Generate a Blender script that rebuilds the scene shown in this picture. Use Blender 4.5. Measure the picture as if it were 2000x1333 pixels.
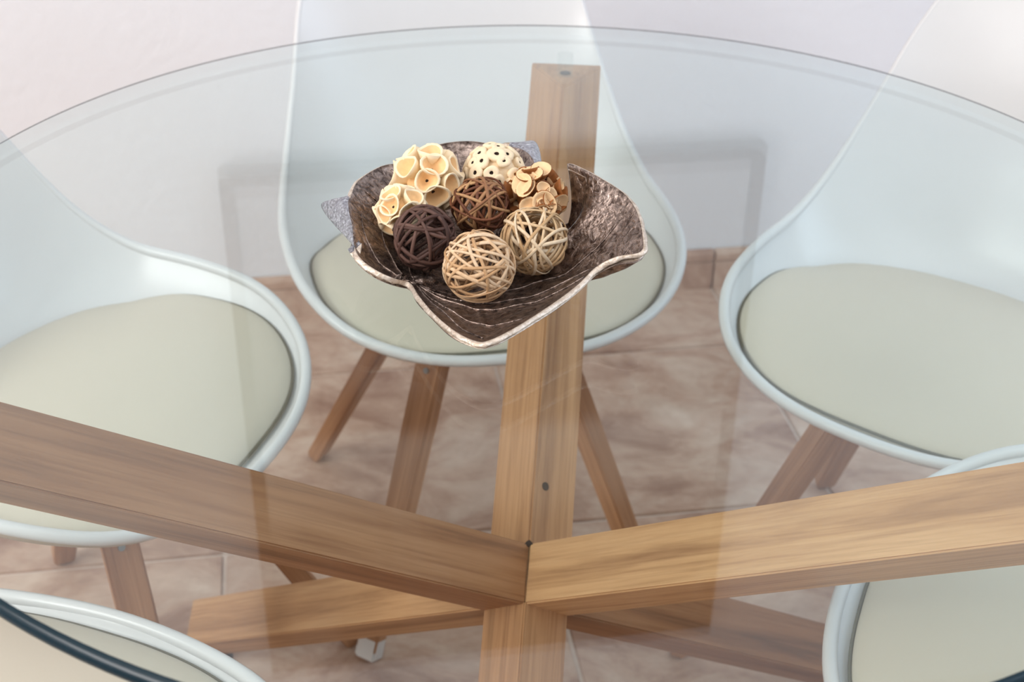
import bpy, bmesh, math, random
from mathutils import Vector, Matrix
from mathutils.bvhtree import BVHTree

for o in list(bpy.data.objects):
    bpy.data.objects.remove(o)
sc = bpy.context.scene
col = sc.collection
R = random.Random(7)

# ---------------------------------------------------------------- camera, world, lights, exposure
cam = bpy.data.cameras.new('camera')
cam.lens = 47.70
cam.sensor_width = 36.0
cam.clip_start = 0.05
cam.dof.use_dof = True
cam.dof.focus_distance = 1.02
cam.dof.aperture_fstop = 9.0
cam_ob = bpy.data.objects.new('camera', cam)
col.objects.link(cam_ob)
FW = Vector((0.0, 0.85309318, -0.52175858))
RT = Vector((0.99988724, 0.00783536, 0.01281108))
UP = Vector((-0.01501721, 0.52169975, 0.85299699))
M = Matrix((RT, UP, -FW)).transposed().to_4x4()
M.translation = (-0.03185757, -1.00090717, 1.26037333)
cam_ob.matrix_world = M
sc.camera = cam_ob

sc.view_settings.view_transform = 'Standard'
sc.view_settings.look = 'None'
sc.view_settings.gamma = 1.0
sc.view_settings.use_curve_mapping = False
sc.view_settings.exposure = 0.22

w = bpy.data.worlds.new('daylight')
sc.world = w
w.use_nodes = True
w.node_tree.nodes['Background'].inputs[0].default_value = (0.86, 0.92, 1.0, 1)
w.node_tree.nodes['Background'].inputs[1].default_value = 0.5


def area(name, loc, target, sx, sy, power, colour):
    l = bpy.data.lights.new(name, 'AREA')
    l.shape = 'RECTANGLE'
    l.size = sx
    l.size_y = sy
    l.energy = power
    l.color = colour
    o = bpy.data.objects.new(name, l)
    col.objects.link(o)
    o.location = loc
    o.rotation_euler = (Vector(target) - Vector(loc)).to_track_quat('-Z', 'Y').to_euler()
    return o


area('terrace_light', (-2.3, -1.35, 2.15), (-0.0, 0.0, 0.5), 1.8, 1.1, 70, (1.0, 0.965, 0.94))
area('window_light', (2.2, -0.1, 1.75), (0.5, 1.2, 0.7), 1.6, 1.5, 22, (0.62, 0.79, 1.0))
area('overhead_fill', (-0.1, -0.7, 2.6), (-0.1, -0.5, 0.0), 2.6, 2.2, 23, (0.95, 0.975, 1.0))  # broad overhead fill, added to brighten floor and beams; no lamp known there


# ---------------------------------------------------------------- helpers
def obj(name, me, mats=None, parent=None):
    o = bpy.data.objects.new(name, me)
    col.objects.link(o)
    if mats is not None:
        for m in (mats if isinstance(mats, (list, tuple)) else [mats]):
            me.materials.append(m)
    if parent is not None:
        o.parent = parent
    return o


def tag(o, label, cat, group=None):
    o['label'] = label
    o['category'] = cat
    if group:
        o['group'] = group
    return o


def empty(name, loc=(0, 0, 0), rz=0.0):
    o = bpy.data.objects.new(name, None)
    col.objects.link(o)
    o.empty_display_size = 0.05
    o.location = loc
    o.rotation_euler = (0, 0, rz)
    return o


def mesh(name, verts, faces, smooth=False):
    me = bpy.data.meshes.new(name)
    me.from_pydata([tuple(v) for v in verts], [], faces)
    me.update()
    if smooth:
        for p in me.polygons:
            p.use_smooth = True
    return me


def bm_mesh(name, bm, smooth=False):
    bmesh.ops.recalc_face_normals(bm, faces=bm.faces)
    me = bpy.data.meshes.new(name)
    bm.to_mesh(me)
    bm.free()
    if smooth:
        for p in me.polygons:
            p.use_smooth = True
    return me


def box_bm(cx, cy, cz, sx, sy, sz, bevel=0.0, bm=None):
    b = bmesh.new()
    bmesh.ops.create_cube(b, size=1.0)
    bmesh.ops.scale(b, vec=(sx, sy, sz), verts=b.verts)
    if bevel:
        bmesh.ops.bevel(b, geom=b.edges[:], offset=bevel, segments=2, affect='EDGES')
    bmesh.ops.translate(b, vec=(cx, cy, cz), verts=b.verts)
    if bm is None:
        return b
    me = bpy.data.meshes.new('tmp')
    b.to_mesh(me)
    b.free()
    bm.from_mesh(me)
    bpy.data.meshes.remove(me)
    return bm


def tube(verts, faces, pts, rad, n=6, closed=False, flat=1.0, nrm=None):
    """append a tube along pts; rad a number or list; flat squashes it along nrm(i)"""
    base = len(verts)
    m = len(pts)
    for i in range(m):
        a = pts[(i - 1) % m] if (closed or i > 0) else pts[i]
        b = pts[(i + 1) % m] if (closed or i < m - 1) else pts[i]
        t = (b - a).normalized()
        u = nrm(i) if nrm else Vector((0, 0, 1))
        s = t.cross(u)
        if s.length < 1e-4:
            s = t.cross(Vector((1, 0.3, 0.2)))
        s.normalize()
        u = s.cross(t).normalized()
        r = rad[i] if isinstance(rad, (list, tuple)) else rad
        for k in range(n):
            an = 2 * math.pi * k / n
            verts.append(pts[i] + s * (r * math.cos(an)) + u * (r * flat * math.sin(an)))
    for i in range(m if closed else m - 1):
        j = (i + 1) % m
        for k in range(n):
            k2 = (k + 1) % n
            faces.append((base + i * n + k, base + i * n + k2, base + j * n + k2, base + j * n + k))
    if not closed:
        faces.append(tuple(base + k for k in reversed(range(n))))
        faces.append(tuple(base + (m - 1) * n + k for k in range(n)))


def catmull(c, n, closed=True):
    out = []
    m = len(c)
    for i in range(m if closed else m - 1):
        if closed:
            p0, p1, p2, p3 = c[(i - 1) % m], c[i], c[(i + 1) % m], c[(i + 2) % m]
        else:
            p1, p2 = c[i], c[i + 1]
            p0 = c[i - 1] if i > 0 else p1 * 2 - p2
            p3 = c[i + 2] if i < m - 2 else p2 * 2 - p1
        for k in range(n):
            t = k / n
            out.append(((-t + 2 * t * t - t ** 3) * p0 + (2 - 5 * t * t + 3 * t ** 3) * p1
                        + (t + 4 * t * t - 3 * t ** 3) * p2 + (-t * t + t ** 3) * p3) / 2)
    if not closed:
        out.append(c[-1].copy())
    return out


# ---------------------------------------------------------------- materials
def srgb(r, g, b):
    f = lambda v: (v / 255 / 12.92) if v / 255 <= 0.04045 else ((v / 255 + 0.055) / 1.055) ** 2.4
    return (f(r), f(g), f(b), 1.0)


class NT:
    def __init__(self, name):
        self.m = bpy.data.materials.new(name)
        self.m.use_nodes = True
        self.t = self.m.node_tree
        self.p = self.t.nodes['Principled BSDF']

    def n(self, kind, **kw):
        nd = self.t.nodes.new(kind)
        for k, v in kw.items():
            if k.startswith('i_'):
                nd.inputs[k[2:].replace('_', ' ')].default_value = v
            else:
                setattr(nd, k, v)
        return nd

    def l(self, a, b):
        self.t.links.new(a, b)

    def ramp(self, fac, stops):
        r = self.n('ShaderNodeValToRGB')
        e = r.color_ramp.elements
        e[0].position, e[0].color = stops[0]
        e[1].position, e[1].color = stops[-1]
        for p, c in stops[1:-1]:
            x = e.new(p)
            x.color = c
        self.l(fac, r.inputs[0])
        return r.outputs[0]

    def mix(self, fac, a, b, blend='MIX'):
        x = self.n('ShaderNodeMix', data_type='RGBA', blend_type=blend)
        for s, v in ((0, fac), (6, a), (7, b)):
            if isinstance(v, (int, float, tuple)):
                x.inputs[s].default_value = v
            else:
                self.l(v, x.inputs[s])
        return x.outputs[2]

    def noise(self, vec, scale, detail=4.0, rough=0.55, dist=0.0):
        x = self.n('ShaderNodeTexNoise')
        x.inputs['Scale'].default_value = scale
        x.inputs['Detail'].default_value = detail
        x.inputs['Roughness'].default_value = rough
        x.inputs['Distortion'].default_value = dist
        if vec is not None:
            self.l(vec, x.inputs['Vector'])
        return x.outputs['Fac']

    def coord(self, kind='Object', scale=(1, 1, 1), loc=(0, 0, 0), rot=(0, 0, 0), rnd=False):
        tc = self.n('ShaderNodeTexCoord')
        src = tc.outputs[kind]
        if rnd:
            oi = self.n('ShaderNodeObjectInfo')
            mu = self.n('ShaderNodeMath', operation='MULTIPLY')
            mu.inputs[1].default_value = 37.0
            self.l(oi.outputs['Random'], mu.inputs[0])
            ad = self.n('ShaderNodeVectorMath', operation='ADD')
            self.l(src, ad.inputs[0])
            self.l(mu.outputs[0], ad.inputs[1])
            src = ad.outputs[0]
        mp = self.n('ShaderNodeMapping')
        mp.inputs['Scale'].default_value = scale
        mp.inputs['Location'].default_value = loc
        mp.inputs['Rotation'].default_value = rot
        self.l(src, mp.inputs[0])
        return mp.outputs[0]

    def bump(self, h, strength, dist=0.002):
        b = self.n('ShaderNodeBump')
        b.inputs['Strength'].default_value = strength
        b.inputs['Distance'].default_value = dist
        self.l(h, b.inputs['Height'])
        self.l(b.outputs[0], self.p.inputs['Normal'])

    def base(self, c):
        if isinstance(c, tuple):
            self.p.inputs['Base Color'].default_value = c
        else:
            self.l(c, self.p.inputs['Base Color'])

    def set(self, rough=0.5, metal=0.0, spec=0.5):
        self.p.inputs['Roughness'].default_value = rough
        self.p.inputs['Metallic'].default_value = metal
        self.p.inputs['Specular IOR Level'].default_value = spec


def plain(name, c, rough=0.5, metal=0.0, spec=0.5, var=0.06, scale=20):
    k = NT(name)
    f = k.noise(k.coord('Object'), scale)
    d = tuple(x * (1 - var) for x in c[:3]) + (1,)
    u = tuple(min(1, x * (1 + var)) for x in c[:3]) + (1,)
    k.base(k.ramp(f, [(0.3, d), (0.7, u)]))
    k.set(rough, metal, spec)
    return k.m


def wood(name, light, mid, dark, grain=1.0, rough=0.5, streak=True):
    k = NT(name)
    v = k.coord('Object', (2.2, 34 * grain, 34 * grain), rnd=True)
    f1 = k.noise(v, 1.0, 6, 0.62, 0.5)
    v2 = k.coord('Object', (7, 260 * grain, 260 * grain), rnd=True)
    f2 = k.noise(v2, 1.0, 3, 0.6)
    c = k.ramp(f1, [(0.28, dark), (0.48, mid), (0.72, light)])
    fine = k.ramp(f2, [(0.30, (0.62, 0.55, 0.50, 1)), (0.55, (1, 1, 1, 1))])
    c = k.mix(0.55, c, fine, 'MULTIPLY')
    if streak:
        v3 = k.coord('Object', (1.1, 13 * grain, 13 * grain), loc=(3.1, 1.7, 0.4), rnd=True)
        f3 = k.noise(v3, 1.0, 2, 0.4, 0.8)
        s = k.ramp(f3, [(0.60, (0, 0, 0, 1)), (0.66, (1, 1, 1, 1)), (0.72, (0, 0, 0, 1))])
        c = k.mix(k.mix(1.0, s, (0.55, 0.55, 0.55, 1), 'MULTIPLY'), c, tuple(x * 0.45 for x in mid[:3]) + (1,))
    k.base(c)
    k.set(rough, 0, 0.35)
    k.bump(f2, 0.12, 0.001)
    return k.m


M_wall = NT('plaster')
_f = M_wall.noise(M_wall.coord('Object'), 55, 5, 0.6)
_g = M_wall.noise(M_wall.coord('Object'), 1.6, 3, 0.5)
M_wall.base(M_wall.ramp(_g, [(0.3, srgb(236, 237, 240)), (0.7, srgb(241, 243, 246))]))
M_wall.set(0.75, 0, 0.25)
M_wall.bump(_f, 0.35, 0.004)
M_wall = M_wall.m

k = NT('stone_tile')
gp = k.n('ShaderNodeNewGeometry').outputs['Position']
oi = k.n('ShaderNodeObjectInfo').outputs['Random']
va = k.n('ShaderNodeVectorMath', operation='ADD')
sc_ = k.n('ShaderNodeMath', operation='MULTIPLY')
sc_.inputs[1].default_value = 9.0
k.l(oi, sc_.inputs[0])
k.l(gp, va.inputs[0])
k.l(sc_.outputs[0], va.inputs[1])
mp = k.n('ShaderNodeMapping')
mp.inputs['Rotation'].default_value = (0, 0, math.radians(9.5))
mp.inputs['Scale'].default_value = (1.0, 1.4, 1.0)
k.l(va.outputs[0], mp.inputs[0])
f1 = k.noise(mp.outputs[0], 7, 7, 0.62, 0.6)
f2 = k.noise(mp.outputs[0], 38, 5, 0.65)
c = k.ramp(f1, [(0.30, srgb(154, 116, 97)), (0.48, srgb(197, 164, 143)), (0.70, srgb(222, 199, 180))])
c = k.mix(0.45, c, k.ramp(f2, [(0.32, (0.72, 0.66, 0.62, 1)), (0.62, (1, 1, 1, 1))]), 'MULTIPLY')
k.base(c)
k.set(0.5, 0, 0.4)
k.bump(f1, 0.2, 0.003)
M_tile = k.m
M_grout = plain('grout', srgb(214, 194, 180), 0.9, var=0.08, scale=60)
M_ceil = plain('ceiling_paint', srgb(240, 238, 234), 0.9, var=0.01)

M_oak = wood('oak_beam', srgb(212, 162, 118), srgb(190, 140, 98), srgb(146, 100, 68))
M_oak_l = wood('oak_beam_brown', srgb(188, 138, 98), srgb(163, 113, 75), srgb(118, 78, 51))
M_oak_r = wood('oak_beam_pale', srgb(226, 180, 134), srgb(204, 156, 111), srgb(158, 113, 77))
M_legwood = wood('beech_leg', srgb(202, 152, 112), srgb(180, 130, 92), srgb(150, 102, 70), 1.3, streak=False)
M_shell = plain('white_plastic', srgb(219, 219, 219), 0.28, 0, 0.5, var=0.006)
k = NT('cream_leatherette')
f = k.noise(k.coord('Object'), 420, 2, 0.5)
g = k.noise(k.coord('Object'), 3, 2, 0.5)
k.base(k.ramp(g, [(0.3, srgb(206, 196, 178)), (0.7, srgb(211, 202, 185))]))
k.set(0.5, 0, 0.35)
k.bump(f, 0.12, 0.0006)
M_pad = k.m
M_gap_shade = plain('grey_gap_shade', srgb(112, 108, 94), 0.8)
M_black = plain('black_metal', srgb(38, 38, 40), 0.4, 0.4)
M_steel = plain('steel_screw', srgb(150, 150, 148), 0.35, 0.9)
M_hole = plain('dark_dowel_hole', srgb(48, 32, 22), 0.9)
M_lit_foot = plain('pale_lit_foot', srgb(226, 222, 218), 0.4, var=0.02)
M_foot = plain('grey_foot_pad', srgb(70, 70, 74), 0.5)

# glass: tinted clear sheet with Schlick reflection on both faces
k = NT('table_glass')
for nd in list(k.t.nodes):
    if nd.type == 'BSDF_PRINCIPLED':
        k.t.nodes.remove(nd)
outn = [nd for nd in k.t.nodes if nd.type == 'OUTPUT_MATERIAL'][0]
ge = k.n('ShaderNodeNewGeometry')
dt = k.n('ShaderNodeVectorMath', operation='DOT_PRODUCT')
k.l(ge.outputs['Normal'], dt.inputs[0])
k.l(ge.outputs['Incoming'], dt.inputs[1])
ab = k.n('ShaderNodeMath', operation='ABSOLUTE')
k.l(dt.outputs['Value'], ab.inputs[0])
om = k.n('ShaderNodeMath', operation='SUBTRACT')
om.inputs[0].default_value = 1.0
k.l(ab.outputs[0], om.inputs[1])
pw = k.n('ShaderNodeMath', operation='POWER')
pw.inputs[1].default_value = 5.0
k.l(om.outputs[0], pw.inputs[0])
ma = k.n('ShaderNodeMath', operation='MULTIPLY_ADD')
ma.inputs[1].default_value = 0.96
ma.inputs[2].default_value = 0.043
k.l(pw.outputs[0], ma.inputs[0])
tr = k.n('ShaderNodeBsdfTransparent')
tr.inputs[0].default_value = (0.920, 0.960, 0.955, 1)
gl = k.n('ShaderNodeBsdfGlossy')
gl.inputs['Roughness'].default_value = 0.0
gl.inputs[0].default_value = (1, 1, 1, 1)
mx = k.n('ShaderNodeMixShader')
k.l(ma.outputs[0], mx.inputs[0])
k.l(tr.outputs[0], mx.inputs[1])
k.l(gl.outputs[0], mx.inputs[2])
k.l(mx.outputs[0], outn.inputs['Surface'])
M_glass = k.m

# the polished edge: dark teal seen from outside, nearly clear from inside the sheet
def edge_glass(name, inside):
    k = NT(name)
    outn = [nd for nd in k.t.nodes if nd.type == 'OUTPUT_MATERIAL'][0]
    k.base((0.003, 0.018, 0.028, 1))
    k.set(0.26, 0, 0.32)
    tr = k.n('ShaderNodeBsdfTransparent')
    tr.inputs[0].default_value = inside
    ge = k.n('ShaderNodeNewGeometry')
    mx = k.n('ShaderNodeMixShader')
    k.l(ge.outputs['Backfacing'], mx.inputs[0])
    k.l(k.p.outputs[0], mx.inputs[1])
    k.l(tr.outputs[0], mx.inputs[2])
    k.l(mx.outputs[0], outn.inputs['Surface'])
    return k.m


M_edge = edge_glass('glass_edge', (0.93, 0.96, 0.96, 1))
M_edge_top = edge_glass('glass_edge_upper', (0.42, 0.40, 0.40, 1))
k = NT('clear_acrylic')
outn = [nd for nd in k.t.nodes if nd.type == 'OUTPUT_MATERIAL'][0]
tr = k.n('ShaderNodeBsdfTransparent')
tr.inputs[0].default_value = (0.97, 0.98, 0.98, 1)
k.base((0.8, 0.85, 0.85, 1))
k.set(0.1)
mx = k.n('ShaderNodeMixShader')
mx.inputs[0].default_value = 0.94
k.l(k.p.outputs[0], mx.inputs[1])
k.l(tr.outputs[0], mx.inputs[2])
k.l(mx.outputs[0], outn.inputs['Surface'])
M_clear = k.m


def metal(name, dark, light, rough, scale, bump, met=0.8, fine=0.35):
    k = NT(name)
    v = k.coord('Object')
    f = k.noise(v, scale, 5, 0.6, 0.8)
    g = k.noise(v, scale * 0.28, 4, 0.6, 1.2)
    c = k.ramp(f, [(0.33, dark), (0.68, light)])
    c = k.mix(0.5, c, k.ramp(g, [(0.3, (0.55, 0.50, 0.46, 1)), (0.7, (1, 1, 1, 1))]), 'MULTIPLY')
    k.base(c)
    k.set(rough, met, 0.5)
    h = k.mix(fine, g, f)
    k.bump(h, bump, 0.004)
    return k.m


M_bowl = metal('pewter', srgb(74, 60, 54), srgb(186, 168, 158), 0.22, 190, 0.75, 0.9)
M_rim = metal('worn_silver_rim', srgb(196, 176, 156), srgb(244, 232, 218), 0.38, 300, 0.4, 0.6)
M_silver = metal('hammered_silver', srgb(150, 150, 160), srgb(226, 228, 236), 0.26, 380, 1.0, 0.88, 0.9)


def vine(name, a, b, c3):
    k = NT(name)
    at = k.n('ShaderNodeAttribute', attribute_name='strand')
    f = k.noise(k.coord('Object'), 260, 3, 0.6)
    c = k.ramp(at.outputs['Fac'], [(0.0, a), (0.5, b), (1.0, c3)])
    c = k.mix(0.5, c, k.ramp(f, [(0.3, (0.6, 0.52, 0.46, 1)), (0.65, (1, 1, 1, 1))]), 'MULTIPLY')
    k.base(c)
    k.set(0.6, 0, 0.3)
    return k.m


M_vpale = vine('pale_cane', srgb(190, 150, 108), srgb(214, 178, 138), srgb(232, 206, 174))
M_vpale2 = vine('straw_cane', srgb(184, 148, 106), srgb(208, 176, 134), srgb(228, 208, 178))
M_vdark = vine('dark_brown_cane', srgb(60, 40, 34), srgb(82, 56, 48), srgb(108, 80, 70))
M_vred = vine('red_brown_cane', srgb(98, 58, 38), srgb(124, 78, 54), srgb(206, 164, 116))
M_cream = plain('cream_pod', srgb(248, 226, 190), 0.7, 0, 0.2, var=0.06, scale=150)
M_orange = plain('pod_lining', srgb(240, 200, 148), 0.75, 0, 0.2, var=0.1, scale=150)
M_bud = plain('ivory_bud', srgb(240, 218, 184), 0.75, 0, 0.2, var=0.08, scale=160)
M_chip = plain('almond_wood', srgb(240, 204, 158), 0.7, 0, 0.2, var=0.1, scale=120)
M_skin = plain('brown_skin', srgb(140, 84, 40), 0.6, 0, 0.3, var=0.3, scale=200)

# ---------------------------------------------------------------- room
YAW = math.radians(9.5)
TX = Vector((math.cos(YAW), math.sin(YAW), 0))      # along the back wall
NX = Vector((-math.sin(YAW), math.cos(YAW), 0))     # into the back wall
ROOM = Matrix.Rotation(YAW, 4, 'Z')
T0, T1, N0, N1, HZ = -2.6, 2.5, -2.9, 1.205, 2.65


def struct(name, me, m, label=None):
    o = obj(name, me, m)
    o.matrix_world = ROOM
    o['kind'] = 'structure'
    o['label'] = label or name.replace('_', ' ')
    return o


floor = struct('floor', bm_mesh('floor', box_bm((T0 + T1) / 2, (N0 + N1) / 2, -0.053, T1 - T0, N1 - N0, 0.1)), M_grout,
               'floor of square brown pink stone tiles with pale joints')
tile_me = bm_mesh('tile', box_bm(0, 0, -0.005, 0.4445, 0.4445, 0.010, 0.0016))
tile_me.materials.append(M_tile)
i0, i1 = -6, 6
for i in range(-6, 6):
    for j in range(-9, 1):
        cx = 0.1016 + 0.45 * i + 0.225
        cy = 0.987 + 0.45 * j - 0.225
        if cx < T0 - 0.22 or cx > T1 + 0.2 or cy < N0:
            continue
        t = bpy.data.objects.new('tile', tile_me)
        col.objects.link(t)
        t.parent = floor
        t.location = (cx, cy, R.uniform(-0.0004, 0.0004))
# the cut row against the wall
cut_me = bm_mesh('tile_cut', box_bm(0, 0, -0.005, 0.4445, 0.2155, 0.010, 0.0016))
cut_me.materials.append(M_tile)
for i in range(-6, 6):
    t = bpy.data.objects.new('tile', cut_me)
    col.objects.link(t)
    t.parent = floor
    t.location = (0.1016 + 0.45 * i + 0.225, 0.987 + 0.110, 0)

struct('wall_back', bm_mesh('wall_back', box_bm((T0 + T1) / 2, N1 + 0.06, HZ / 2 - 0.002, T1 - T0 + 0.24, 0.12, HZ)), M_wall,
       'pinkish white plastered wall behind the glass table')
struct('wall_left', bm_mesh('wall_left', box_bm(T0 - 0.06, (N0 + N1) / 2, HZ / 2 - 0.002, 0.12, N1 - N0, HZ)), M_wall)
struct('wall_right', bm_mesh('wall_right', box_bm(T1 + 0.06, (N0 + N1) / 2, HZ / 2 - 0.002, 0.12, N1 - N0, HZ)), M_wall)
struct('ceiling', bm_mesh('ceiling', box_bm((T0 + T1) / 2, (N0 + N1) / 2, HZ + 0.05, T1 - T0 + 0.24, N1 - N0 + 0.24, 0.1)), M_ceil)

# tiled skirting along the back wall, each tile its own piece
prof = [(0.0, 0.0), (-0.012, 0.0), (-0.012, 0.054), (-0.0075, 0.0555), (-0.0075, 0.0585), (-0.012, 0.060), (-0.012, 0.072), (-0.008, 0.079), (0.0, 0.080)]
pv, pf = [], []
for x in (-0.2225, 0.2225):
    for (y, z) in prof:
        pv.append((x, y, z))
n_ = len(prof)
for q in range(n_):
    pf.append((q, (q + 1) % n_, n_ + (q + 1) % n_, n_ + q))
pf += [tuple(range(n_)), tuple(reversed(range(n_, 2 * n_)))]
sk_me = mesh('skirting_tile', pv, pf)
sk_me.materials.append(M_tile)
sk = struct('baseboard_back', bm_mesh('baseboard_back', box_bm((T0 + T1) / 2, N1 - 0.003, 0.038, T1 - T0, 0.006, 0.074)), M_grout,
            'brown tile skirting along the foot of the back wall')
for i in range(-6, 6):
    t = bpy.data.objects.new('tile', sk_me)
    col.objects.link(t)
    t.parent = sk
    t.location = (0.1016 + 0.45 * i + 0.225, N1 - 0.0035, 0)

# ---------------------------------------------------------------- glass table
GZ = 0.75
table = empty('glass_table', (0, 0, 0))
tag(table, 'round glass table on three crossed oak beams', 'table')
RAD, TH = 0.54665, 0.011
seg = 192


def disc(z, up, r):
    vs = [(0, 0, z)] + [(r * math.cos(2 * math.pi * q / seg), r * math.sin(2 * math.pi * q / seg), z) for q in range(seg)]
    fs = []
    for q in range(seg):
        a, b = 1 + q, 1 + (q + 1) % seg
        fs.append((0, a, b) if up else (0, b, a))
    return vs, fs


gv, gf, gm = [], [], []
er = TH / 2
for z, up in ((GZ, True), (GZ - TH, False)):
    v_, f_ = disc(z, up, RAD - er)
    o_ = len(gv)
    gv += v_
    gf += [tuple(o_ + q for q in f) for f in f_]
    gm += [0] * len(f_)
rings = []
for s in range(9):
    an = math.pi / 2 - math.pi * s / 8
    o_ = len(gv)
    rr = RAD - er + er * math.cos(an)
    zz = GZ - er + er * math.sin(an)
    gv += [(rr * math.cos(2 * math.pi * q / seg), rr * math.sin(2 * math.pi * q / seg), zz) for q in range(seg)]
    rings.append(o_)
for s in range(8):
    for q in range(seg):
        q2 = (q + 1) % seg
        gf.append((rings[s] + q, rings[s + 1] + q, rings[s + 1] + q2, rings[s] + q2))
        gm.append(2 if s < 3 else 1)
gme = mesh('glass_top', gv, gf)
top = obj('glass_top', gme, [M_glass, M_edge, M_edge_top], table)
for p_, mi in zip(gme.polygons, gm):
    p_.material_index = mi
    p_.use_smooth = mi > 0
top['label'] = 'clear round glass tabletop with a dark teal polished edge'

# three square beams set on edge, crossing at J
J = Vector((-0.01287, 0.00022, 0.42218))
HD = 0.0409
BEAMS = {
    'b': (Vector((0.06404606, 0.8293787, 0.55500367)), Vector((-0.04273113, -0.55335624, 0.8318479)), Vector((0.99703167, -0.07699251, 0.0))),
    'l': (Vector((-0.74751427, -0.370128, 0.55156839)), Vector((0.49429394, 0.2447472, 0.83412967)), Vector((-0.44372956, 0.89616074, 0.0))),
    'r': (Vector((0.68678212, -0.46814672, 0.55602965)), Vector((-0.45944234, 0.31318, 0.83116246)), Vector((-0.56324334, -0.82629108, 0.0))),
}


def beam(name, d, u, s, a0, a1, mat):
    """square prism on edge along d from a0 to a1, its top ridge through J"""
    bm = bmesh.new()
    rows = []
    for a in (a0, a1):
        rows.append([bm.verts.new((a, y, z)) for (y, z) in ((0, 0), (HD, -HD), (0, -2 * HD), (-HD, -HD))])
    for q in range(4):
        bm.faces.new((rows[0][q], rows[0][(q + 1) % 4], rows[1][(q + 1) % 4], rows[1][q]))
    bm.faces.new(rows[0][::-1])
    bm.faces.new(rows[1])
    bmesh.ops.recalc_face_normals(bm, faces=bm.faces)
    mw = Matrix((d, s, u)).transposed().to_4x4()
    mw.translation = J
    inv = mw.inverted()
    for (z, sign) in ((0.714, 1), (0.022, -1)):
        co = inv @ Vector((d.x * 0.5 + J.x, d.y * 0.5 + J.y, z))
        no = inv.to_3x3() @ Vector((0, 0, sign))
        r = bmesh.ops.bisect_plane(bm, geom=bm.verts[:] + bm.edges[:] + bm.faces[:], plane_co=co, plane_no=no, clear_outer=True)
        bmesh.ops.holes_fill(bm, edges=[e for e in bm.edges if e.is_boundary])
    bmesh.ops.bevel(bm, geom=[e for e in bm.edges if len(e.link_faces) == 2 and e.calc_face_angle() > 0.5], offset=0.0016, segments=2, affect='EDGES')
    o = obj(name, bm_mesh(name, bm), mat, table)
    o.matrix_world = mw
    return o


for key, (d, u, s) in BEAMS.items():
    d, u, s = d.normalized(), u.normalized(), s.normalized()
    if key == 'b':
        arm = beam('arm', d, u, s, 0.0, 0.588, M_oak)
        leg = beam('leg', d, u, s, -0.66, -0.047, M_oak)
    else:
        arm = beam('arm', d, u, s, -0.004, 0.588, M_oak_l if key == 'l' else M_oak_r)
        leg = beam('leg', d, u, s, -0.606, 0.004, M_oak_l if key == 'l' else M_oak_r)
    # clear spacer between the arm end and the glass, and a dark screw hole in the flat end
    dh = Vector((d.x, d.y, 0)).normalized()
    e_ = J + dh * 0.475
    bm = bmesh.new()
    bmesh.ops.create_cone(bm, cap_ends=True, segments=24, radius1=0.009, radius2=0.009, depth=GZ - TH - 0.7142)
    bmesh.ops.translate(bm, vec=(e_.x, e_.y, (GZ - TH + 0.7142) / 2), verts=bm.verts)
    obj('spacer', bm_mesh('spacer', bm, True), M_clear, table)
    bm = bmesh.new()
    bmesh.ops.create_cone(bm, cap_ends=True, segments=20, radius1=0.0062, radius2=0.0062, depth=0.0014)
    bmesh.ops.translate(bm, vec=(J.x + dh.x * 0.481, J.y + dh.y * 0.481, 0.7143), verts=bm.verts)
    obj('screw_hole', bm_mesh('screw_hole', bm), M_hole, table)
    # foot pad
    f_ = J - dh * 0.478
    if key == 'b':
        f_ = J - dh * 0.50
    bm = bmesh.new()
    bmesh.ops.create_cone(bm, cap_ends=True, segments=28, radius1=0.024, radius2=0.018, depth=0.0215)
    bmesh.ops.translate(bm, vec=(f_.x, f_.y, 0.011), verts=bm.verts)
    obj('foot_pad', bm_mesh('foot_pad', bm), M_foot, table)

# dowel hole in the right face of the back arm, and the dark gap where the ridges meet
d, u, s = [v.normalized() for v in BEAMS['b']]
nr = (u + s).normalized()
fc = J + d * 0.062 + (s - u).normalized() * 0.016
bm = bmesh.new()
bmesh.ops.create_cone(bm, cap_ends=True, segments=20, radius1=0.0042, radius2=0.0042, depth=0.0012)
hm = nr.to_track_quat('Z', 'Y').to_matrix().to_4x4()
hm.translation = fc
bmesh.ops.transform(bm, matrix=hm, verts=bm.verts)
obj('dowel_hole', bm_mesh('dowel_hole', bm), M_hole, table)
bm = bmesh.new()
bmesh.ops.create_cone(bm, cap_ends=True, segments=3, radius1=0.0062, radius2=0.0062, depth=0.003)
bmesh.ops.translate(bm, vec=(J.x, J.y, J.z - 0.0008), verts=bm.verts)
obj('joint_gap', bm_mesh('joint_gap', bm), M_hole, table)

# ---------------------------------------------------------------- chairs
HB = [Vector(v) for v in ((.225, 0, .447), (.211, .105, .449), (.168, .188, .467), (.095, .234, .494), (0, .2445, .507), (-.075, .240, .515),
                          (-.140, .223, .560), (-.197, .199, .648), (-.246, .182, .724), (-.280, .140, .795), (-.290, 0, .831))]
HC = [Vector(v) for v in ((.218, 0, .443), (.213, 0, .440), (.195, 0, .435), (.112, 0, .431), (0, 0, .430), (-.085, 0, .433),
                          (-.172, 0, .455), (-.232, 0, .580), (-.262, 0, .690), (-.287, 0, .785), (-.290, 0, .831))]
NS = 7
flip = lambda v: Vector((v.x, -v.y, v.z))
HBs = catmull([flip(HB[1])] + HB + [flip(HB[-2])], NS, False)[NS:-NS]
for _ in range(6):      # relax the outline so that the lip runs evenly
    q_ = [flip(HBs[1])] + HBs + [flip(HBs[-2])]
    HBs = [q_[i] * 0.25 + q_[i + 1] * 0.5 + q_[i + 2] * 0.25 for i in range(len(HBs))]
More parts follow.
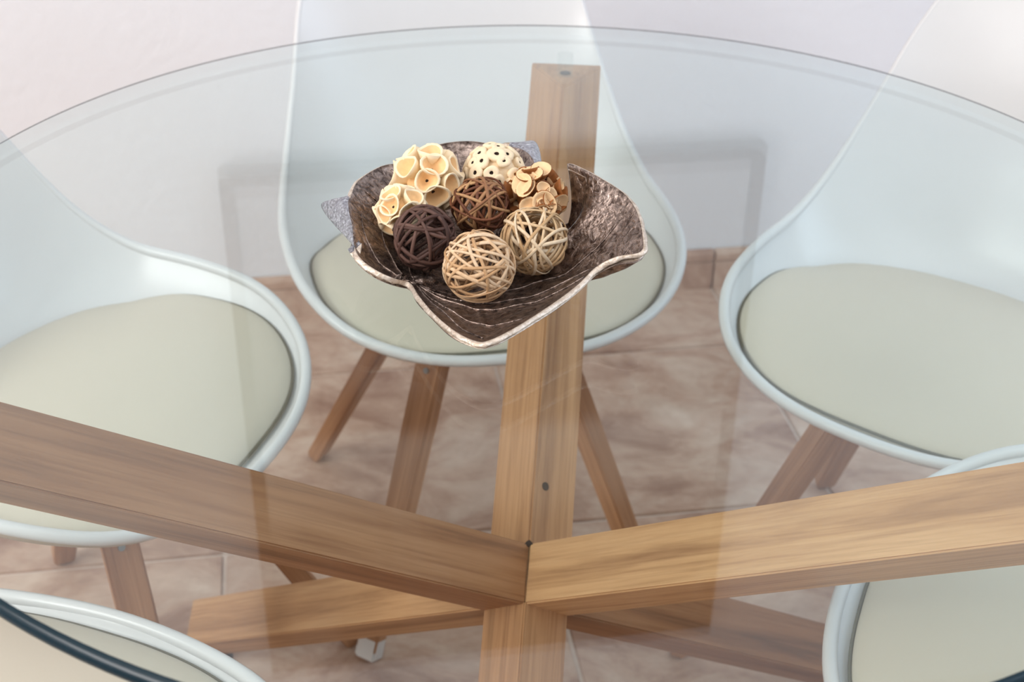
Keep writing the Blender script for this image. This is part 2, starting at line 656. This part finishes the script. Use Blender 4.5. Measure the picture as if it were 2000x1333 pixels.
for p in HBs:           # the lip bead adds its own width outside this line
    k_ = max(0.0, min(1.0, (p.x + 0.24) / 0.16))
    l_ = math.hypot(p.x, p.y)
    f_ = 1 - (0.0005 + 0.001 * k_) / max(l_, 0.05)
    p.x *= f_
    p.y *= f_
    p.z -= 0.002 * k_
HCs = catmull(HC, NS, False)
HCs[0], HCs[-1] = HBs[0].copy(), HBs[-1].copy()
ST = len(HBs)
NV = 32


def vparam(k):
    t = -1 + 2 * k / NV
    return math.copysign(1 - (1 - abs(t)) ** 1.35, t)


def shell_point(i, v):
    b, c = HBs[i], HCs[i]
    a = abs(v)
    y = b.y * v
    seatness = max(0.0, min(1.0, (c.x + 0.16) / 0.1))
    q = 2.3 + 3.2 * seatness
    x = c.x + (b.x - c.x) * a ** (2.2)
    z = c.z + (b.z - c.z) * a ** q
    return Vector((x, y, z))


sv, sf = [], []
for i in range(ST):
    for k_ in range(NV + 1):
        sv.append(shell_point(i, vparam(k_)))
for i in range(ST - 1):
    for k_ in range(NV):
        a = i * (NV + 1) + k_
        sf.append((a, a + NV + 1, a + NV + 2, a + 1))
tmp = mesh('t', sv, sf)
bm = bmesh.new()
bm.from_mesh(tmp)
bmesh.ops.remove_doubles(bm, verts=bm.verts, dist=0.0004)
bmesh.ops.recalc_face_normals(bm, faces=bm.faces)
if sum(f.normal.z for f in bm.faces) < 0:
    bmesh.ops.reverse_faces(bm, faces=bm.faces)
bm.normal_update()
shell_bvh = BVHTree.FromBMesh(bm)
# thicken downwards
top_verts = bm.verts[:]
norm = {v: v.normal.copy() for v in top_verts}
geo = bmesh.ops.duplicate(bm, geom=bm.verts[:] + bm.edges[:] + bm.faces[:])
for a, b in list(geo['vert_map'].items()):
    if a in norm:
        kk = max(0.0, min(1.0, (a.co.x + 0.20) / 0.10))
        b.co = a.co - (norm[a] * (1 - kk) + Vector((0, 0, 1)) * kk).normalized() * 0.007
bmesh.ops.reverse_faces(bm, faces=[f for f in geo['geom'] if isinstance(f, bmesh.types.BMFace)])
sh_v = [v.co.copy() for v in bm.verts]
bm.verts.index_update()
sh_f = [tuple(v.index for v in f.verts) for f in bm.faces]
bm.free()
edge = [v.copy() for v in HBs] + [Vector((v.x, -v.y, v.z)) for v in HBs[-2:0:-1]]
er_, ep_ = [], []
for p in edge:
    k_ = max(0.0, min(1.0, (p.x + 0.20) / 0.16))
    r_ = 0.0042 + 0.0024 * k_
    loc, nn, _, _ = shell_bvh.find_nearest(p * 0.999 + Vector((0, 0, 0)))
    er_.append(r_)
    off = (nn * (1 - k_) + Vector((0, 0, 1)) * k_).normalized()
    ep_.append(p - off * ((r_ - 0.0004) * (1 - k_) + r_ * 0.55 * k_))
tube(sh_v, sh_f, ep_, er_, 10, True, nrm=lambda i: Vector((0.3, 0, 1)))
SHELL = mesh('shell', sh_v, sh_f, True)
SHELL.materials.append(M_shell)


def shell_z(x, y):
    h = shell_bvh.ray_cast(Vector((x, y, 0.9)), Vector((0, 0, -1)))
    return h[0].z if h[0] else 0.45


PXC, PA0, PA1, PB = 0.030, 0.185, 0.173, 0.2165     # pad centre, back reach, front reach, half width
cv, cf = [], []
RINGS = [0.0, 0.25, 0.5, 0.7, 0.85, 0.93, 0.97, 0.99, 1.0, 1.0]
NA = 96


def pad_xy(r, a):
    ca, sa = math.cos(a), math.sin(a)
    e = 2 / 2.6 if ca > 0 else 2 / 2.1
    x = math.copysign(abs(ca) ** e, ca) * (PA1 if ca > 0 else PA0)
    y = math.copysign(abs(sa) ** e, sa) * PB
    return PXC + x * r, y * r


for ri, r in enumerate(RINGS):
    for q in range(NA):
        a = 2 * math.pi * q / NA
        x, y = pad_xy(r, a)
        ex, ey = pad_xy(1.0, a)
        ze = shell_z(ex * 0.985, ey * 0.985) + 0.007
        ze = min(ze, 0.498)
        z = ze * r ** 2.2 + 0.484 * (1 - r ** 2.2)
        drop = {0.97: 0.0016, 0.99: 0.0045, 1.0: 0.009}.get(r, 0.0)
        if ri == len(RINGS) - 1:
            drop = 0.02
        cv.append(Vector((x, y, z - drop + 0.004)))
for ri in range(len(RINGS) - 1):
    for q in range(NA):
        q2 = (q + 1) % NA
        cf.append((ri * NA + q, (ri + 1) * NA + q, (ri + 1) * NA + q2, ri * NA + q2))
cf.append(tuple((len(RINGS) - 1) * NA + q for q in reversed(range(NA))))
bm = bmesh.new()
bm.from_mesh(mesh('t', cv, cf))
bmesh.ops.remove_doubles(bm, verts=bm.verts, dist=0.0002)
PAD = bm_mesh('seat_pad', bm, True)
PAD.materials.append(M_pad)

sv_, sf_ = [], []  # dark cord painting in the contact shade between pad and lip
_ol = [cv[(len(RINGS) - 3) * NA + q] + Vector((0, 0, -0.002)) for q in range(NA)]
_cc = sum(_ol, Vector()) / NA
_ol = [p + Vector((p.x - _cc.x, p.y - _cc.y, 0)).normalized() * 0.0022 for p in _ol]
tube(sv_, sf_, _ol, 0.0016, 6, True)
GAP_SHADE = mesh('gap_shade', sv_, sf_, True)
GAP_SHADE.materials.append(M_gap_shade)

LEGS = []
for (fx, fy, tx, ty) in ((.203, .193, .052, .052), (.203, -.193, .052, -.052), (-.241, .207, -.045, .052), (-.241, -.207, -.045, -.052)):
    foot, tp = Vector((fx, fy, 0.0)), Vector((tx, ty, 0.436))
    ax = (foot - tp).normalized()
    wide_n = Vector((math.copysign(0.72, fx), math.copysign(0.70, fy), 0))
    wide_n = (wide_n - ax * wide_n.dot(ax)).normalized()
    sd = ax.cross(wide_n).normalized()
    bm = bmesh.new()
    L = (foot - tp).length
    rows = []
    for (a, hw, ht) in ((0, 0.0185, 0.0125), (L * 0.35, 0.0185, 0.0125), (L - 0.006, 0.0145, 0.011), (L + 0.004, 0.0115, 0.0085)):
        rows.append([bm.verts.new((a, y, z)) for (y, z) in ((hw, ht), (hw, -ht), (-hw, -ht), (-hw, ht))])
    for i in range(3):
        for q in range(4):
            bm.faces.new((rows[i][q], rows[i][(q + 1) % 4], rows[i + 1][(q + 1) % 4], rows[i + 1][q]))
    bm.faces.new(rows[0])
    bm.faces.new(rows[-1][::-1])
    bmesh.ops.recalc_face_normals(bm, faces=bm.faces)
    bmesh.ops.bevel(bm, geom=bm.edges[:], offset=0.002, segments=2, affect='EDGES')
    lm = Matrix((ax, sd, wide_n)).transposed().to_4x4()
    lm.translation = tp - ax * 0.0
    # keep the sloping foot above the floor
    me = bm_mesh('leg', bm)
    lo = min((lm @ v.co).z for v in me.vertices)
    lm.translation.z -= lo - 0.0005
    me.materials.append(M_legwood)
    bm = bmesh.new()
    bmesh.ops.create_cone(bm, cap_ends=True, segments=16, radius1=0.0042, radius2=0.0036, depth=0.003)
    bmesh.ops.translate(bm, vec=(0.104, 0, 0.0131), verts=bm.verts)
    sme = bm_mesh('screw', bm)
    sme.materials.append(M_steel)
    LEGS.append((me, lm, sme))

bm = bmesh.new()
for sy in (1, -1):
    p0, p1 = Vector((.066, sy * .066, .402)), Vector((-.062, -sy * .066, .402))
    mid, dr = (p0 + p1) / 2, (p1 - p0)
    b = box_bm(0, 0, 0, dr.length, 0.022, 0.006)
    bmesh.ops.rotate(b, cent=(0, 0, 0), matrix=Matrix.Rotation(math.atan2(dr.y, dr.x), 3, 'Z'), verts=b.verts)
    bmesh.ops.translate(b, vec=mid, verts=b.verts)
    me = bpy.data.meshes.new('t')
    b.to_mesh(me)
    b.free()
    bm.from_mesh(me)
for (x, y) in ((.052, .050), (.052, -.050), (-.045, .050), (-.045, -.050)):
    # curved tab lying against the inside of the leg
    an = math.atan2(y, x)
    b = bmesh.new()
    rows = []
    for i in range(7):
        t = i / 6
        z = 0.432 - 0.075 * t
        off = 0.010 * math.sin(t * math.pi) + 0.026 * t
        w_ = 0.0215 * (1 - 0.35 * t * t)
        rows.append([b.verts.new((off + dx, dy, z)) for (dx, dy) in ((0, -w_), (0.004, -w_), (0.004, w_), (0, w_))])
    for i in range(6):
        for q in range(4):
            b.faces.new((rows[i][q], rows[i][(q + 1) % 4], rows[i + 1][(q + 1) % 4], rows[i + 1][q]))
    b.faces.new(rows[0])
    b.faces.new(rows[-1][::-1])
    bmesh.ops.rotate(b, cent=(0, 0, 0), matrix=Matrix.Rotation(an, 3, 'Z'), verts=b.verts)
    bmesh.ops.translate(b, vec=(x * 0.80, y * 0.80, 0), verts=b.verts)
    me = bpy.data.meshes.new('t')
    b.to_mesh(me)
    b.free()
    bm.from_mesh(me)
BRACKET = bm_mesh('bracket', bm)
BRACKET.materials.append(M_black)

CHAIRS = [
    ((-0.072, 0.519, -1.324), 'white shell chair with cream seat pad directly behind the bowl of balls'),
    ((0.463, 0.333, -2.224), 'white shell chair at the right, its back rising above the table rim'),
    ((-0.487, 0.180, -0.312), 'white shell chair with cream pad on the left, half covered by the left oak arm'),
    ((0.467, -0.177, 2.761), 'white shell chair with cream pad in the lower right corner, under the right oak arm'),
    ((-0.444, -0.339, 1.229), 'white shell chair in the lower left corner, crossed by the dark glass edge'),
]
for (x, y, a), lab in CHAIRS:
    ch = empty('dining_chair', (x, y, 0), a)
    tag(ch, lab, 'chair', 'white shell chairs around the glass table')
    obj('shell', SHELL, None, ch)
    sp = obj('seat_pad', PAD, None, ch)
    sp['label'] = 'cream seat pad'
    obj('gap_shade', GAP_SHADE, None, sp)['label'] = 'dark cord standing for the gap shade round the seat pad'
    for me, lm, sme in LEGS:
        lg = obj('leg', me, None, ch)
        lg.matrix_local = lm
        obj('screw', sme, None, lg)
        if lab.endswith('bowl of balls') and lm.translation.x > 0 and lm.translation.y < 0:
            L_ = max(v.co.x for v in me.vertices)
            bm = box_bm(L_ - 0.0135, 0, 0, 0.031, 0.0305, 0.0238, 0.003)  # pale box added over this leg end, standing for sunlight on it
            cp = obj('lit_foot_tip', bm_mesh('lit_foot_tip', bm, False), M_lit_foot, lg)
            cp['label'] = 'pale grey tip added where the foot looks sunlit'
    obj('bracket', BRACKET, None, ch)['label'] = 'black metal bracket under the seat'

# ---------------------------------------------------------------- leaf bowl
RIM = [Vector(v) for v in (
    (-0.1085, -0.1190, 0.7720), (-0.1192, -0.1258, 0.7790), (-0.1322, -0.1246, 0.7850), (-0.1441, -0.1168, 0.7900),
    (-0.1501, -0.1043, 0.7940), (-0.1535, -0.0842, 0.8000), (-0.1572, -0.0700, 0.8050), (-0.1598, -0.0524, 0.8060),
    (-0.1562, -0.0125, 0.8050), (-0.1406, 0.0181, 0.8040), (-0.1247, 0.0292, 0.8030), (-0.1074, 0.0551, 0.8030),
    (-0.0908, 0.0675, 0.8040), (-0.0692, 0.0703, 0.8050), (-0.0495, 0.0634, 0.8050), (-0.0300, 0.0553, 0.8060),
    (-0.0194, 0.0363, 0.8080), (-0.0131, 0.0169, 0.8030), (-0.0077, 0.0049, 0.7880), (0.0038, -0.0181, 0.7750),
    (0.0129, -0.0263, 0.7780), (0.0195, -0.0181, 0.7880), (0.0161, -0.0105, 0.8060), (0.0097, -0.0118, 0.8220),
    (0.0221, -0.0266, 0.8240), (0.0390, -0.0466, 0.8230), (0.0527, -0.0636, 0.8200), (0.0605, -0.0831, 0.8150),
    (0.0632, -0.1056, 0.8080), (0.0611, -0.1229, 0.8030), (0.0435, -0.1257, 0.8000), (0.0288, -0.1289, 0.7930),
    (0.0155, -0.1446, 0.7870), (-0.0033, -0.1681, 0.7840), (-0.0285, -0.1973, 0.7820), (-0.0458, -0.2115, 0.7800),
    (-0.0556, -0.2129, 0.7790), (-0.0708, -0.1988, 0.7780), (-0.0873, -0.1713, 0.7760), (-0.1002, -0.1406, 0.7730))]
RIM.insert(8, Vector((-0.1588, -0.0441, 0.8060)))
FLAP = {4: (-0.1519, -0.0988, 0.7920), 5: (-0.1726, -0.0535, 0.7870), 6: (-0.1845, -0.0309, 0.7900), 7: (-0.1798, -0.0354, 0.7980),
        16: (-0.0257, 0.0685, 0.8060), 17: (-0.0139, 0.0748, 0.8040), 18: (-0.0091, 0.0536, 0.7950)}
BC = Vector((-0.058, -0.070, 0.7572))
VIA = {21: (0.020, -0.050), 22: (0.026, -0.048), 23: (0.029, -0.046), 24: (0.030, -0.046), 25: (0.030, -0.048)}
viac = [Vector((VIA[i][0], VIA[i][1], 0)) if i in VIA else Vector(((BC.x + RIM[i].x) / 2, (BC.y + RIM[i].y) / 2, 0)) for i in range(len(RIM))]
SUB = 5
crest = catmull(RIM, SUB)
flapc = [Vector(FLAP[i]) if i in FLAP else RIM[i].copy() for i in range(len(RIM))]
flaps = catmull(flapc, SUB)
for _ in range(3):
    flaps = [flaps[i - 1] * 0.25 + flaps[i] * 0.5 + flaps[(i + 1) % len(flaps)] * 0.25 for i in range(len(flaps))]
NP = len(crest)
vias = catmull(viac, SUB)
TS = [0.0] + [0.06 + 0.94 * (i / 41) ** 0.9 for i in range(42)]
bv, bf, bmi = [], [], []
NR = len(TS)
LIP = 4


def flapness(p):
    return (flaps[p] - crest[p]).length


for p in range(NP):
    c = crest[p]
    r2 = Vector((c.x - BC.x, c.y - BC.y, 0))
    out = r2.normalized()
    an = math.atan2(out.y, out.x)
    for t in TS:
        x = BC.x * (1 - t) ** 2 + 2 * t * (1 - t) * vias[p].x + c.x * t * t
        y = BC.y * (1 - t) ** 2 + 2 * t * (1 - t) * vias[p].y + c.y * t * t
        z = BC.z + (c.z - BC.z) * t ** 2.5
        # fine ribs running towards the rim
        z += 0.0016 * math.sin(p * 2 * math.pi / SUB * 0.5 + 1.3 * math.sin(t * 5)) * t ** 1.6 * (1 - t ** 8)
        if 115 < p < 200:       # cast ripples that follow the lip
            z += 0.0007 * math.sin(t * 46 + p * 0.42 + 2 * math.sin(p * 0.13)) * max(0.0, t - 0.45) * 2 * (1 - t ** 6)
        bv.append(Vector((x, y, z)))
    fl = flapness(p)
    for j in range(1, LIP + 1):
        s = j / LIP
        if fl > 0.004:
            q = c.lerp(flaps[p], s)
            q.z += 0.002 * math.sin(s * math.pi)
            bv.append(q)
        else:
            wob = 0.0004 * math.sin(p * 1.7) + 0.0003 * math.sin(p * 0.61)
            q = c + out * (0.0035 * s + wob * s) + Vector((0, 0, -0.0022 * s * s))
            bv.append(q)
ROW = NR + LIP
for p in range(NP):
    p2 = (p + 1) % NP
    for i in range(ROW - 1):
        bf.append((p * ROW + i, p * ROW + i + 1, p2 * ROW + i + 1, p2 * ROW + i))
        if i >= NR - 1:
            fl = max(flapness(p), flapness(p2))
            bmi.append(2 if fl > 0.007 else 1)
        else:
            bmi.append(0)
bm = bmesh.new()
vs = [bm.verts.new(v) for v in bv]
for f, mi in zip(bf, bmi):
    try:
        fc_ = bm.faces.new([vs[q] for q in f])
        fc_.material_index = mi
        fc_.smooth = True
    except ValueError:
        pass
bmesh.ops.remove_doubles(bm, verts=bm.verts, dist=0.00005)
bmesh.ops.recalc_face_normals(bm, faces=bm.faces)
bm.normal_update()
cf_ = min(bm.faces, key=lambda f: (f.calc_center_median() - BC).length)
if cf_.normal.z < 0:
    bmesh.ops.reverse_faces(bm, faces=bm.faces)
bowl_bvh = BVHTree.FromBMesh(bm)
bme = bpy.data.meshes.new('leaf_bowl')
bm.to_mesh(bme)
bm.free()
bowl = obj('leaf_bowl', bme, [M_bowl, M_rim, M_silver])
so = bowl.modifiers.new('thickness', 'SOLIDIFY')
so.thickness = 0.0055
so.offset = -1.0
so.use_rim = True
so.material_offset_rim = 0
bowl.location.z = -0.0014
tag(bowl, 'pewter leaf-shaped bowl with curled edges and a worn silver rim, on the glass', 'bowl')


def bowl_z(x, y):
    h = bowl_bvh.ray_cast(Vector((x, y, 0.95)), Vector((0, 0, -1)))
    return h[0] if h[0] else None


NOTCH = Vector((-0.1035, -0.1185, 0))
ENDS = [((-0.150, -0.055), 0.30), ((-0.125, 0.010), 0.28), ((-0.085, 0.050), 0.22), ((-0.040, 0.040), 0.12), ((0.048, -0.075), -0.10),
        ((0.052, -0.108), -0.16), ((0.020, -0.135), -0.20), ((-0.025, -0.182), -0.16), ((-0.052, -0.203), -0.05)]
for (ex, ey), bend in ENDS:
    e_ = Vector((ex, ey, 0))
    dv = e_ - NOTCH
    pr = Vector((-dv.y, dv.x, 0))
    pts = []
    for i in range(26):
        t = i / 25
        q = NOTCH + dv * t + pr * (bend * math.sin(math.pi * t) * 0.55)
        h = bowl_z(q.x, q.y)
        if h is not None:
            pts.append(h + Vector((0, 0, 0.0002)))
    if len(pts) < 6:
        continue
    vv, ff = [], []
    tube(vv, ff, pts, [0.0011 * (1 - 0.6 * i / len(pts)) for i in range(len(pts))], 6)
    obj('vein', mesh('vein', vv, ff, True), M_bowl, bowl)
# side veins across the back wall
for (x0, y0, x1, y1) in ((-0.118, -0.02, -0.150, -0.018), (-0.108, 0.006, -0.133, 0.020), (-0.09, 0.02, -0.106, 0.050), (-0.072, 0.028, -0.082, 0.062), (-0.055, 0.03, -0.058, 0.062), (-0.036, 0.02, -0.034, 0.050)):
    pts = []
    for i in range(14):
        t = i / 13
        h = bowl_z(x0 + (x1 - x0) * t, y0 + (y1 - y0) * t)
        if h is not None:
            pts.append(h + Vector((0, 0, 0.0002)))
    if len(pts) > 4:
        vv, ff = [], []
        tube(vv, ff, pts, 0.0009, 6)
        obj('vein', mesh('vein', vv, ff, True), M_bowl, bowl)


# ---------------------------------------------------------------- balls
def vine_ball(name, c, rad, m, label, seed, loops, rmin, rmax, flat=0.6, spread=0.35, bundles=0):
    rr = random.Random(seed)
    verts, faces, vals = [], [], []
    planes = []
    for i in range(loops):
        ax = Vector((rr.gauss(0, 1), rr.gauss(0, 1), rr.gauss(0, 1))).normalized()
        if bundles and i % bundles and planes:
            ax = (planes[-1] + Vector((rr.gauss(0, .08), rr.gauss(0, .08), rr.gauss(0, .08)))).normalized()
        planes.append(ax)
        off = rr.uniform(-spread, spread)
        depth = rr.choice((0.98, 0.95, 0.9, 0.84, 0.97))
        s = ax.cross(Vector((0.3, 0.7, 0.6))).normalized()
        t = ax.cross(s)
        r_ = rr.uniform(rmin, rmax)
        p1, p2 = rr.uniform(0, 6), rr.uniform(0, 6)
        pts = []
        n = 40
        for q in range(n):
            a = 2 * math.pi * q / n
            o2 = off + 0.06 * math.sin(2 * a + p1) + 0.03 * math.sin(3 * a + p2)
            v = s * math.cos(a) + t * math.sin(a)
            v = (v * math.sqrt(max(0.05, 1 - o2 * o2)) + ax * o2)
            v = v * (rad - r_) * (depth + 0.025 * math.sin(3 * a + p2))
            pts.append(v)
        b0 = len(verts)
        tube(verts, faces, pts, r_, 6, True, flat, nrm=lambda i_, pts=pts: pts[i_].normalized())
        vals += [rr.random()] * (len(verts) - b0)
    # rest the lowest strand exactly on the ball's radius
    me = mesh(name, verts, faces, True)
    at = me.attributes.new('strand', 'FLOAT', 'POINT')
    at.data.foreach_set('value', vals)
    o = obj(name, me, m)
    o.location = c
    return tag(o, label, 'ball')


vine_ball('vine_ball', (-0.0571, -0.1220, 0.7870), 0.0280, M_vpale, 'pale tan woven cane ball at the front of the leaf bowl', 3, 30, 0.0008, 0.0017)
vine_ball('vine_ball', (-0.0167, -0.0836, 0.7890), 0.0278, M_vpale2, 'straw coloured cane ball with thick bundled loops, right of the front ball', 14, 26, 0.0009, 0.0018, bundles=2, spread=0.45)
vine_ball('vine_ball', (-0.0995, -0.0846, 0.7905), 0.0258, M_vdark, 'darkest brown twig ball at the left inside the bowl', 21, 21, 0.0012, 0.0018, 0.9)
vine_ball('vine_ball', (-0.0583, -0.0411, 0.7970), 0.0245, M_vred, 'reddish brown twig ball with a few pale strands, in the middle of the bowl', 33, 23, 0.0010, 0.0016, 0.9)


def fib(n, rot=0.0):
    out = []
    for i in range(n):
        z = 1 - 2 * (i + 0.5) / n
        a = math.pi * (3 - math.sqrt(5)) * i + rot
        r = math.sqrt(1 - z * z)
        out.append(Vector((r * math.cos(a), r * math.sin(a), z)))
    return out


def lathe(profile, n=16, wob=None):
    vs, fs = [], []
    for i, (r, z) in enumerate(profile):
        for q in range(n):
            a = 2 * math.pi * q / n
            k_ = wob(a, i) if wob else 1.0
            vs.append(Vector((r * k_ * math.cos(a), r * k_ * math.sin(a), z)))
    for i in range(len(profile) - 1):
        for q in range(n):
            q2 = (q + 1) % n
            fs.append((i * n + q, i * n + q2, (i + 1) * n + q2, (i + 1) * n + q))
    fs.append(tuple(range(n))[::-1])
    fs.append(tuple((len(profile) - 1) * n + q for q in range(n)))
    return vs, fs


def piece_ball(name, c, rad, label, n, metas, part, seed, tilt=0.12, core=None, smin=0.85, smax=1.15, rot=0.0, core_r=0.6):
    rr = random.Random(seed)
    bm = bmesh.new()
    bmesh.ops.create_icosphere(bm, subdivisions=2, radius=rad * core_r)
    root = obj(name, bm_mesh(name, bm, True), core)
    root.location = c
    tag(root, label, 'ball')
    for v in fib(n, rot):
        d_ = (v + Vector((rr.gauss(0, tilt), rr.gauss(0, tilt), rr.gauss(0, tilt)))).normalized()
        me = rr.choice(metas)
        o = bpy.data.objects.new(part, me)
        col.objects.link(o)
        o.parent = root
        q = d_.to_track_quat('Z', 'Y').to_matrix().to_4x4() @ Matrix.Rotation(rr.uniform(0, 6.28), 4, 'Z')
        s = rr.uniform(smin, smax)
        mm = q @ Matrix.Diagonal((s, s, 1, 1))
        mm.translation = v * rad * rr.uniform(-0.03, 0.02)
        o.matrix_local = mm
    return root


def cup_mesh(rad, mouth, seed):
    """flared pod cut open like a trumpet; local z runs out from the ball's centre"""
    ph = seed * 1.3
    w_ = lambda a, i: 1 + 0.08 * math.sin(2 * a + ph) + 0.06 * math.sin(3 * a + 2 * ph)
    prof = [(mouth * 0.30, rad * 0.35), (mouth * 0.55, rad * 0.62), (mouth * 0.86, rad * 0.86), (mouth, rad * 1.0), (mouth * 0.93, rad * 1.015),
            (mouth * 0.80, rad * 0.97), (mouth * 0.62, rad * 0.84), (mouth * 0.30, rad * 0.68), (mouth * 0.12, rad * 0.655)]
    vs, fs = lathe(prof, 18, w_)
    for i in range(18):      # uneven lip
        dz = 0.05 * rad * math.sin(2 * (2 * math.pi * i / 18) + ph)
        for row in (3, 4, 5):
            vs[row * 18 + i].z += dz
    me = mesh('pod_cup', vs, fs, True)
    for m_ in (M_cream, M_orange, M_hole):
        me.materials.append(m_)
    for p_ in me.polygons:
        row = min(v // 18 for v in p_.vertices)
        p_.material_index = 0 if row < 5 else 1
    me.polygons[len(me.polygons) - 1].material_index = 2
    return me


cups1 = [cup_mesh(0.0275, 0.0100, s) for s in range(4)]
piece_ball('pod_ball', (-0.1013, -0.0146, 0.8050), 0.0275, 'larger cream ball of flared seed pods, at the back left of the bowl', 25, cups1, 'pod_cup', 5, core=M_orange, tilt=0.1, rot=0.4)
cups2 = [cup_mesh(0.0188, 0.0085, s + 5) for s in range(4)]
piece_ball('pod_ball', (-0.1195, -0.0550, 0.7990), 0.0188, 'smaller cream ball of flared seed pods, between left rim and dark twig ball', 22, cups2, 'pod_cup', 8, core=M_orange, tilt=0.1, rot=1.1)


def bud_mesh(rad, r_, seed):
    ph = seed * 2.1
    w_ = lambda a, i: 1 + 0.07 * math.sin(2 * a + ph) + 0.05 * math.sin(3 * a + ph)
    prof = [(r_ * 0.35, rad * 0.55), (r_ * 0.75, rad * 0.8), (r_ * 1.0, rad * 0.93), (r_ * 0.95, rad * 0.985), (r_ * 0.7, rad * 1.01), (r_ * 0.34, rad * 1.0),
            (r_ * 0.24, rad * 0.985), (r_ * 0.22, rad * 0.93)]
    vs, fs = lathe(prof, 16, w_)
    me = mesh('bud', vs, fs, True)
    me.materials.append(M_bud)
    me.materials.append(M_hole)
    for p_ in me.polygons:
        row = min(v // 16 for v in p_.vertices)
        p_.material_index = 1 if row >= 6 else 0
    me.polygons[len(me.polygons) - 1].material_index = 1
    return me


buds = [bud_mesh(0.0258, r_, s) for s, r_ in enumerate((0.0062, 0.0072, 0.0055, 0.0066))]
piece_ball('bud_ball', (-0.0483, 0.0036, 0.8030), 0.0258, 'ivory ball of round buds with dark pinholes, at the back of the bowl', 62, buds, 'bud', 9, core=M_bud, tilt=0.05, core_r=0.86, smin=0.85, smax=1.1)


def chip_mesh(rad, r_, seed):
    """curved slice of shell, pale inside with a brown skin along its outer edge"""
    ph = seed * 1.9
    w_ = lambda a, i: 1 + 0.16 * math.sin(a + ph) + 0.10 * math.sin(2 * a + ph)
    prof = [(r_ * 0.25, rad * 0.55), (r_ * 0.62, rad * 0.74), (r_ * 0.95, rad * 0.90), (r_ * 1.08, rad * 0.985), (r_ * 1.02, rad * 1.01), (r_ * 0.9, rad * 1.0), (r_ * 0.72, rad * 0.95), (r_ * 0.3, rad * 0.90)]
    vs, fs = lathe(prof, 16, w_)
    for v in vs:
        v.z += 0.24 * v.x
    me = mesh('slice', vs, fs, True)
    me.materials.append(M_chip)
    me.materials.append(M_skin)
    for p_ in me.polygons:
        row = min(v // 16 for v in p_.vertices)
        cx = sum(me.vertices[v].co.x for v in p_.vertices) / len(p_.vertices)
        p_.material_index = 1 if (row in (1, 2, 3) and cx > -0.6 * r_) else 0
    return me


chips = [chip_mesh(0.0240, r_, s) for s, r_ in enumerate((0.0074, 0.0062, 0.0082, 0.0055))]
piece_ball('shell_ball', (-0.0150, -0.0262, 0.7990), 0.0235, 'ball of almond coloured shell slices with brown edges, behind the straw cane ball', 56, chips, 'slice', 12, core=M_skin, tilt=0.3, core_r=0.66, smin=0.8, smax=1.2)

# ---------------------------------------------------------------- canvas on the back wall (seen mirrored in the glass)
k = NT('abstract_paint')
v = k.coord('Object', (1, 1, 1))
v2 = k.coord('Object', (9, 9, 1.6))
a = k.noise(v, 2.2, 5, 0.6, 0.8)
b = k.noise(v2, 1.6, 5, 0.65, 0.5)
c = k.ramp(a, [(0.30, srgb(58, 40, 30)), (0.46, srgb(104, 70, 48)), (0.56, srgb(150, 132, 120)), (0.72, srgb(206, 192, 176))])
c2 = k.ramp(b, [(0.38, srgb(66, 44, 32)), (0.52, srgb(132, 108, 92)), (0.66, srgb(226, 214, 198))])
c = k.mix(0.5, c, c2)
sx = k.n('ShaderNodeSeparateXYZ')
k.l(k.coord('Object'), sx.inputs[0])
zz = k.n('ShaderNodeMath', operation='MULTIPLY_ADD')
zz.inputs[1].default_value = 0.86
zz.inputs[2].default_value = 0.5
k.l(sx.outputs['Z'], zz.inputs[0])
band = k.ramp(zz.outputs[0], [(0.0, srgb(196, 190, 190)), (0.34, srgb(170, 160, 156)), (0.42, srgb(112, 82, 62)), (0.47, srgb(120, 90, 70)), (0.50, srgb(235, 226, 214)), (0.62, srgb(206, 188, 170)), (0.69, srgb(92, 62, 42)), (1.0, srgb(76, 50, 34))])
c = k.mix(0.7, c, band)
k.base(c)
k.set(0.7, 0, 0.2)
M_paint = k.m
art = empty('canvas_painting')
tag(art, 'large dark brown abstract canvas on the back wall, seen only mirrored in the glass', 'painting')
AX0, AX1, AZ0, AZ1 = -0.345, 0.622, 1.20, 2.36
art.matrix_world = ROOM @ Matrix.Translation(((AX0 + AX1) / 2, N1 - 0.018, (AZ0 + AZ1) / 2))
W_, H_ = AX1 - AX0, AZ1 - AZ0
obj('canvas', bm_mesh('canvas', box_bm(0, -0.003, 0, W_ - 0.05, 0.026, H_ - 0.05, 0.002)), M_paint, art)
M_frame = wood('painting_frame', srgb(120, 84, 58), srgb(96, 64, 42), srgb(70, 44, 28), streak=False)
for (cx, cz, sx, sz) in ((0, H_ / 2 - 0.0125, W_, 0.025), (0, -H_ / 2 + 0.0125, W_, 0.025), (-W_ / 2 + 0.0125, 0, 0.025, H_ - 0.05), (W_ / 2 - 0.0125, 0, 0.025, H_ - 0.05)):
    obj('frame_bar', bm_mesh('frame_bar', box_bm(cx, -0.004, cz, sx, 0.034, sz, 0.002)), M_frame, art)
